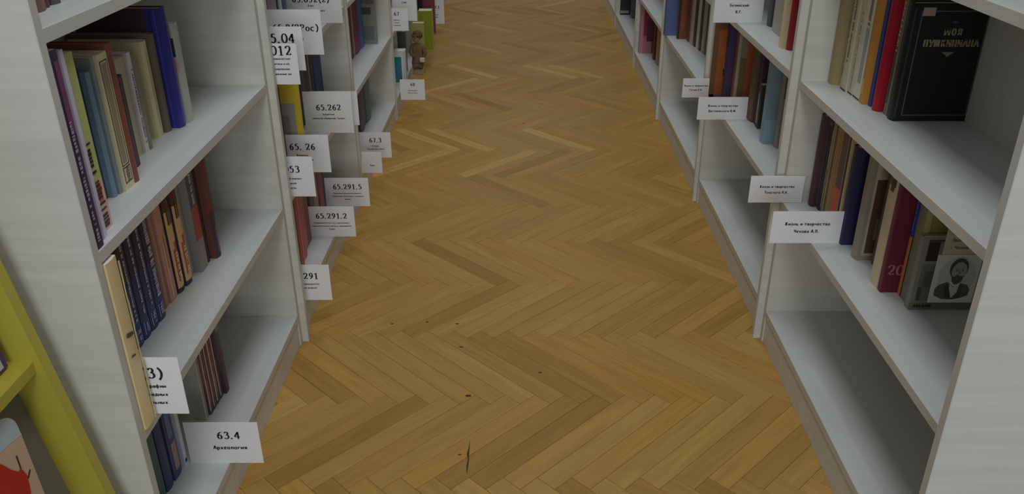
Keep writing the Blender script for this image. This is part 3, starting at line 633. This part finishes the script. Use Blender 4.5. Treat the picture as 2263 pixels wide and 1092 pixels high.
# cream slip above the album
sl = empty('paper_slip', (.842, 1.4245, RT[1] + .122), 'cream paper slip with faint print above the portrait, against the grey album', 'paper')
boxo('slip', (-.041, .041, -.0004, .0004, .0, .075), plain((150, 144, 120), .8, k=.40, name='slip_paper'), sl, bev=0)
FAINT = plain((104, 98, 84), .8, noise=0, name='faint_print')
for i, tx in enumerate(('К', 'Любовь', '• Чехов')): print_line(tx, .0075, FAINT, sl, -.012 if i else -.028, .046 - i * .0155, -.0008)


# second right bookcase
G = 'books in the second right bookcase'
z = RT[2]
for X, a, b, h, c, lab in [(.745, 2.56, 2.60, .23, (58, 62, 60), 'dark green-grey book right of the white name card'), (.752, 2.53, 2.555, .23, (150, 152, 146), 'white slim book beside the dark green-grey one'), (.740, 2.40, 2.52, .25, (130, 126, 112), 'grey-beige thick books edge left of the cream one'),
                           (.702, 2.286, 2.306, .26, (164, 148, 118), 'cream hardcover standing left of red one'), (.716, 2.262, 2.284, .26, (118, 32, 34), 'red hardcover at the left of the nearest bookcase panel')]:
    book(1, X, a, b, z, h, .16, c, lab, group=G, style='h')
z = RT[1]
book(1, .660, 2.885, 2.905, z, .262, .16, (122, 66, 26), 'orange-brown book facing the camera with a small dark figure', group=G, style='h', decos=[('crect', 0, .16, .235, .262, (84, 52, 32)), ('crect', .0, .016, .0, .235, (82, 60, 42)), ('crect', .040, .046, .075, .10, (48, 28, 24)), ('crect', .038, .05, .10, .13, (128, 80, 36)), ('crect', 0, .16, 0, .01, (80, 66, 60))])
book(1, .700, 2.845, 2.882, z, .258, .16, (56, 42, 72), 'violet book next to the orange-brown one', group=G, style='h')
book(1, .722, 2.795, 2.83, z, .245, .16, (118, 66, 44), 'orange and olive picture cover behind the long name card', group=G, decos=[('crect', .010, .032, .0, .16, (92, 76, 44)), ('crect', 0, .010, 0, .245, (130, 122, 108)), ('crect', .010, .032, .16, .245, (104, 98, 76)), ('crect', .032, .16, 0, .245, (134, 66, 46))])
book(1, .735, 2.60, 2.655, z, .245, .16, (78, 62, 48), 'dark brown book with pale left edge', group=G, style='h', decos=[('band', 0, 1, (140, 124, 98), .6, .95)])
book(1, .745, 2.565, 2.597, z, .235, .16, (56, 32, 44), 'dark plum slim book above the two tiny ones', group=G)
book(1, .742, 2.535, 2.562, z, .14, .13, (46, 44, 42), 'short black book with white stripe', group=G, decos=[('band', .1, .8, (170, 162, 144), .2, .7)])
book(1, .720, 2.395, 2.432, z, .25, .16, (102, 124, 134), 'pale blue book with paler foot near the panel', group=G, style='h', decos=[('crect', .002, .16, .0, .075, (112, 138, 148))])
book(1, .750, 2.355, 2.388, z, .24, .16, (120, 112, 110), 'grey book with dark motif at the end by the panel', group=G, style='h', decos=[('crect', .006, .03, .15, .21, (84, 78, 72)), ('crect', .016, .019, .15, .20, (44, 40, 40), .0006)])
# third, fourth and fifth right bookcases
G = 'books far down the right side'
z = RT[1]
book(1, .650, 3.86, 3.90, z, .27, .16, (66, 78, 112), 'tall blue book at the far panel of the third right bookcase', group=G, style='h')
book(1, .698, 3.79, 3.83, z, .27, .16, (94, 56, 34), 'brown book with dark left edge right of the blue one', group=G, style='h', decos=[('crect', 0, .008, 0, .27, (44, 30, 28)), ('crect', .015, .03, .05, .25, (110, 64, 34))])
for X, a, b, c, lab in [(.738, 3.735, 3.785, (88, 60, 56), 'dull maroon slim book right of the brown one'), (.742, 3.685, 3.732, (150, 128, 118), 'pinkish white slim book'), (.748, 3.64, 3.683, (50, 44, 44), 'black slim book right of the pinkish one'), (.752, 3.60, 3.638, (156, 152, 138), 'off-white slim book between black ones'), (.756, 3.565, 3.598, (54, 50, 46), 'charcoal slim book far right row'), (.760, 3.52, 3.563, (130, 126, 106), 'pale grey-green book at the end of the slim ones'), (.766, 3.48, 3.518, (60, 54, 54), 'dark slim book nearest the panel')]:
    book(1, X, a, b, z, .26, .16, c, lab, group=G)
z = RT[0]
book(1, .680, 4.86, 4.90, z, .27, .16, (132, 84, 96), 'pink book with a dark red figure, low in the fourth right bookcase', group=G, decos=[('crect', .0, .02, 0, .27, (140, 98, 110)), ('crect', .02, .16, .10, .27, (110, 34, 46)), ('crect', .04, .09, .07, .2, (70, 32, 46), .0006), ('crect', .07, .16, 0, .12, (96, 44, 48))])
book(1, .742, 4.70, 4.76, z, .25, .16, (72, 26, 24), 'dark red thin book right of the pink one', group=G, style='h')
book(1, .744, 4.58, 4.66, z, .25, .16, (132, 100, 70), 'tan orange book at the end of the low row', group=G, style='h')
book(1, .690, 5.98, 6.02, z, .26, .16, (34, 34, 34), 'black book low in the fifth right bookcase', group=G, style='h', decos=[('crect', .0, .06, .012, .03, (110, 110, 108))])
book(1, .752, 5.86, 5.93, z, .26, .16, (72, 72, 76), 'dark grey book right of the black one at floor level', group=G, style='h')

# ---------------------------------------------------------------- index cards sticking out of the shelves
def card(side, xo, Y, z, h, num, lines, label, w=.150, num_s=.0195, num_z=None, line_s=.0068, lz=None, tilt=0, rz=0, group=None, bold=.0005, cx=None):
    """xo: x of the edge that sticks out over the aisle"""
    root = empty('index_card', (xo, Y, z), label, 'card', group)
    root.rotation_euler = (0, R(tilt), R(rz))
    s = side                                   # card runs from xo towards side
    a, b = sorted((0, s * w))
    boxo('card', (a, b, -.0006, .0006, 0, h), CARD, root, bev=0)
    cx = s * w / 2 if cx is None else cx
    y = -.0011
    if num:
        bm = bmesh.new(); numerals(bm, num, cx, num_z if num_z is not None else h * .60, num_s, y)
        mesh_obj('numerals', bm, INK, root)
    for i, tx in enumerate(lines):
        if not tx: continue
        zz = (lz if lz is not None else h * .46) - i * line_s * 1.75
        print_line(tx, line_s * .80, INK, root, cx, zz, y)
    return root
GC = 'numbered index cards on the left side'
z1, z2, z3 = LT[0], LT[1], LT[2]
def CL(*a, **kw): return card(-1, *a, group=GC, **kw)
CL(-.546, 1.113, z2, .110, '63.3(3)', ['Истории и географии', 'северных и западных', 'многонациональных'], 'white card ending in 3), half hidden by the cream folder', num_s=.021, num_z=.070, lz=.055, line_s=.0092, cx=-.076)
CL(-.533, 1.355, z1, .104, '63.4', ['Археология'], 'white index card reading 63.4 on the bottom shelf', lz=.040, line_s=.0125, num_s=.0190, cx=-.064)
CL(-.526, 2.025, z1, .110, '65.291', ['экономика предприятия', 'управление фирмой'], 'white card ending in 91 low beside the panel', w=.143)
CL(-.531, 2.430, z1, .105, '65.291.2', ['Предпринимательство и организация', 'производственные ресурсы предприятия', 'Кадры'], 'white card reading 65.291.2 above the bottom shelf', line_s=.0062)
CL(-.525, 2.672, z1, .105, '65.291.5', ['Производственный менеджмент', 'Управление отдельными сторонами', 'фирмы'], 'white card reading 65.291.5, nearest the floor boards on its row', line_s=.0062)
CL(-.536, 2.022, z2, .110, '65.053', ['Экономический анализ', 'Хозяйственной', 'деятельности'], 'white card ending in 53 beside the panel', lz=.05, line_s=.0075)
CL(-.531, 2.194, z2, .109, '65. 26', ['Финансы.', 'Деньги. Налоги'], 'white card reading 65. 26 below the yellow book', line_s=.0075)
CL(-.528, 2.533, z2, .133, '65.262', ['Кредитная', 'денежное обращение. Кредит'], 'large white card reading 65.262 in the second bookcase', num_z=.073, lz=.060, line_s=.0072)
CL(-.524, 2.610, z2, .112, None, [], 'blank-looking white card edge just behind card 65.262')
CL(-.532, 1.985, .7165, .098, '.012', ['Экономическая', 'политика и её,', 'планирование,', 'управление ею'], 'white card with .012 and four lines of print, lowest of its stack', w=.070, num_z=.070, lz=.062, line_s=.0070, num_s=.0235, cx=-.044)
CL(-.537, 2.071, z3, .108, '65.04', [], 'white card reading 65.04 right behind the .012 card', w=.120, num_z=.068, num_s=.024)
CL(-.526, 2.234, z3, .118, '65.9(2Рос)', ['', 'экономика'], 'white card ending in Рос) behind card 65.04', w=.160, num_z=.062, line_s=.0075, num_s=.0185, cx=-.070)
CL(-.553, 2.640, z3, .125, '65.052(2)', ['Учет', 'Бухгалтерский учет'], 'white card reading 65.052(2) at the top of the photo', w=.190, lz=.052, line_s=.0085, num_z=.062)
CL(-.516, 3.152, z1, .105, '67.3', ['История', 'государства и права'], 'white card reading 67.3 in the third bookcase', w=.125)
CL(-.528, 2.985, z1, .085, None, ['', '', 'Право'], 'small white card with one faint line in front of card 67.3', w=.075, lz=.055)
CL(-.465, 3.952, z1 - .002, .100, '68', ['Военное дело', 'Военная наука'], 'white card reading 68 beside the teal book', w=.118, num_z=.068, num_s=.016)
CL(-.534, 4.020, z2, .105, '67', ['Сборники', 'законов', 'и кодексов'], 'small white card with three lines above the dark green-black book', w=.11, lz=.05, num_z=.07, num_s=.018)
CL(-.520, 4.25, z2, .16, None, ['Словари', 'и др.'], 'pale card behind the three line card, high on the fourth bookcase', w=.12, lz=.11, line_s=.011)
CL(-.515, 5.70, z1, .16, '67.1', ['Теория', 'права'], 'farthest white card, at the top beside the dark red book', w=.11, num_z=.10, lz=.06, line_s=.009)
GD = 'name cards on the right side'
def CR(*a, **kw): return card(1, *a, num=None, group=GD, **kw)
CR(.566, 1.722, RT[1], .079, lines=['Жизнь и творчество', 'Чехова А.П.'], label='white name card lowest and nearest on the right side', lz=.048, line_s=.0105, w=.160, rz=0)
CR(.573, 1.952, RT[1] + .001, .072, lines=['Жизнь и творчество', 'Толстого Л.Н.'], label='white name card against the panel, left of dark maroon book', lz=.043, line_s=.0090, w=.135)
CR(.570, 2.630, RT[1], .075, lines=['Жизнь и творчество', 'Достоевского Ф.М.'], label='white name card under the orange picture cover', lz=.046, line_s=.0100, w=.160)
CR(.564, 2.88, RT[1], .068, lines=['Жизнь и творчество', 'Гоголя Н.В.'], label='white name card half hidden behind the orange-brown book', lz=.042, line_s=.0085, w=.092)
CR(.590, 2.625, RT[2], .110, lines=['Белинский', 'В.Г.'], label='white name card of two short words at the top right', lz=.052, line_s=.0115, w=.150)

# ---------------------------------------------------------------- small seated figurine on the fourth left bookcase
def skin(name, verts, edges, radii, mat, parent, sub=1):
    me = bpy.data.meshes.new(name); me.from_pydata(verts, edges, [])
    o = bpy.data.objects.new(name, me); COL.objects.link(o); o.parent = parent
    m = o.modifiers.new('skin', 'SKIN'); m.use_smooth_shade = True
    for i, r in enumerate(radii): me.skin_vertices[0].data[i].radius = (r, r)
    me.skin_vertices[0].data[0].use_root = True
    s = o.modifiers.new('sub', 'SUBSURF'); s.levels = sub; s.render_levels = sub
    me.materials.append(mat)
    return o
fg = empty('figurine', (-.548, 4.43, LT[0]), 'small brown figurine in a cap holding something white, seated at the shelf edge', 'figurine')
COAT = plain((84, 66, 44), .8, name='figurine_coat'); SKN = plain((124, 102, 66), .7, name='figurine_face'); CAP = plain((70, 56, 30), .8, name='figurine_cap')
boxo('pedestal', (-.028, .030, -.028, .030, 0, .030), plain((120, 112, 92), .7, name='figurine_base'), fg, bev=.004)
skin('body', [(0, 0, .095), (0, 0, .065), (0, 0, .135), (0, 0, .165), (.026, -.008, .148), (.042, -.020, .115), (.030, -.034, .092), (-.026, -.008, .148), (-.036, -.020, .112), (-.012, -.036, .095),
              (.016, -.026, .050), (.018, -.040, .034), (-.016, -.026, .050), (-.018, -.040, .034)],
     [(0, 1), (0, 2), (2, 3), (2, 4), (4, 5), (5, 6), (2, 7), (7, 8), (8, 9), (1, 10), (10, 11), (1, 12), (12, 13)],
     [.030, .028, .026, .012, .014, .011, .008, .014, .011, .008, .015, .011, .015, .011], COAT, fg)
bm = bmesh.new(); bmesh.ops.create_uvsphere(bm, u_segments=16, v_segments=10, radius=.024, matrix=Matrix.Translation((-.004, -.003, .192)) @ Matrix.Diagonal((.92, .95, 1.12, 1)))
hd = mesh_obj('head', bm, SKN, fg, smooth=True)
bm = bmesh.new(); bmesh.ops.create_cone(bm, segments=8, radius1=.005, radius2=.002, depth=.010, matrix=Matrix.Translation((-.006, -.028, .190)) @ Matrix.Rotation(R(90), 4, 'X'))
mesh_obj('nose', bm, SKN, hd, smooth=True)
for dx in (-.009, .009):
    bm = bmesh.new(); bmesh.ops.create_uvsphere(bm, u_segments=8, v_segments=6, radius=.0028, matrix=Matrix.Translation((-.004 + dx, -.024, .197)))
    mesh_obj('eye', bm, INK, hd)
bm = bmesh.new(); bmesh.ops.create_uvsphere(bm, u_segments=16, v_segments=8, radius=.028, matrix=Matrix.Translation((.003, .003, .205)) @ Matrix.Rotation(R(18), 4, 'Y') @ Matrix.Diagonal((1, 1, .78, 1)))
box(bm, -.026, .018, -.042, -.018, .207, .211, bev=.001)
mesh_obj('cap', bm, CAP, fg, smooth=True)
bm = bmesh.new(); box(bm, .014, .040, -.052, -.036, .072, .096, bev=.003)
mesh_obj('white_bundle', bm, plain((150, 142, 130), .7, name='white_bundle'), fg)

# ---------------------------------------------------------------- yellow display rack, tipped back, in the lower left corner
rk = empty('display_rack', (-.70, 1.0, 0), 'bright yellow slanted display rack in the lower left corner', 'rack')
def rx(zz): return -.5925 - .1604 * zz           # front edge line of the slanted side panel
def slab(name, xf0, xf1, y0, y1, za, zb, mat, level=False):
    """piece that follows the slant; xf: offsets behind the front line"""
    bm = bmesh.new()
    if level: pts = [(rx(zb) - xf0, za), (rx(zb) - xf0, zb), (rx(zb) - xf1, zb), (rx(zb) - xf1, za)]
    else: pts = [(rx(za) - xf0, za), (rx(zb) - xf0, zb), (rx(zb) - xf1, zb), (rx(za) - xf1, za)]
    poly_prism(bm, [(x + .70, zz) for x, zz in pts], y0 - 1.0, y1 - 1.0)
    return mesh_obj(name, bm, mat, rk)
slab('side_panel', 0, .062, .998, 1.018, 0, 1.15, YEL)
slab('side_panel', 0, .062, .258, .278, 0, 1.15, YEL)
slab('back_panel', .055, .060, .278, .998, .02, 1.14, plain((96, 92, 80), .7, name='rack_back'))
for zz in (.20, .588, .93): slab('shelf', .010, .0545, .278, .998, zz - .018, zz, YEL, level=True)
GB = 'books on the yellow rack'
def face_out(y0, y1, za, hgt, th, mat, label, w=0):
    """book standing on the rack with its cover to the aisle, leaning with the back panel"""
    o = empty('book', (rx(za + .0) - .052, (y0 + y1) / 2, za + .0005), label, 'book', GB)
    o.rotation_euler = (0, -math.atan(.1604), 0)
    W = (y1 - y0) / 2
    return o, W
bk, W = face_out(.66, .940, .20, .352, .022, None, 'large pale book with a red splash picture on the yellow rack')
bm = bmesh.new()
pts = [(-W - .04, .004)] + [(-W, .350)] + [(W - .030 + .030 * math.sin(R(a)), .320 + .030 * math.cos(R(a))) for a in range(0, 91, 15)] + [(W - .045, .004)]
def prism_x(bm, pts, x0, x1):
    a = [bm.verts.new((x0, y, zz)) for y, zz in pts]; b = [bm.verts.new((x1, y, zz)) for y, zz in pts]; n = len(pts)
    bm.faces.new(a); bm.faces.new(b[::-1])
    for i in range(n): bm.faces.new([a[i], b[i], b[(i + 1) % n], a[(i + 1) % n]])
prism_x(bm, pts, .003, .020); mesh_obj('page_block', bm, PAPER, bk)
bm = bmesh.new(); prism_x(bm, pts, .0202, .0222); mesh_obj('cover', bm, plain((152, 130, 108), .4, name='book_cover'), bk)
bm = bmesh.new(); prism_x(bm, [(-W, .335), (-W, .349)] + pts[2:8] + [(W - .002, .306), (W - .03, .312)], .0223, .0227); mesh_obj('cover_top', bm, plain((140, 146, 146), .4, name='print_white'), bk)
bm = bmesh.new(); prism_x(bm, [(-W, .350), (W - .028, .350), (W - .012, .345), (W - .010, .355), (-W, .358)], .0, .002); mesh_obj('back_cover', bm, plain((40, 30, 26), .5, name='dark_cover'), bk)
RED = plain((140, 34, 20), .4, name='print_red')
bm = bmesh.new(); prism_x(bm, [(-W, .322), (.075, .312), (.084, .298), (.092, .283), (.102, .270), (.108, .272), (.112, .255), (.105, .235), (.095, .215), (.06, .20), (-W, .20)], .0224, .0229)
mesh_obj('red_splash', bm, RED, bk)
for p in ([(.107, .272), (.109, .270), (.113, .290), (.1105, .291)], [(.111, .252), (.112, .249), (.122, .256), (.121, .258)]):
    bm = bmesh.new(); prism_x(bm, p, .0224, .0229); mesh_obj('twig_print', bm, plain((60, 28, 20), .4, name='print_dark'), bk)
b2, W = face_out(.80, .984, .588, .060, .015, None, 'purple book edge on the upper shelf of the yellow rack')
b2.rotation_euler = (0, -math.atan(.1604), 0)
bm = bmesh.new(); box(bm, .002, .016, -W, W, .0, .20, bev=.0008); mesh_obj('cover', bm, plain((66, 44, 84), .5, name='purple_cover'), b2)
bm = bmesh.new(); box(bm, .0162, .0167, -W + .004, W - .010, .004, .196); mesh_obj('cover_print', bm, plain((150, 146, 140), .5, name='purple_cover_print'), b2)
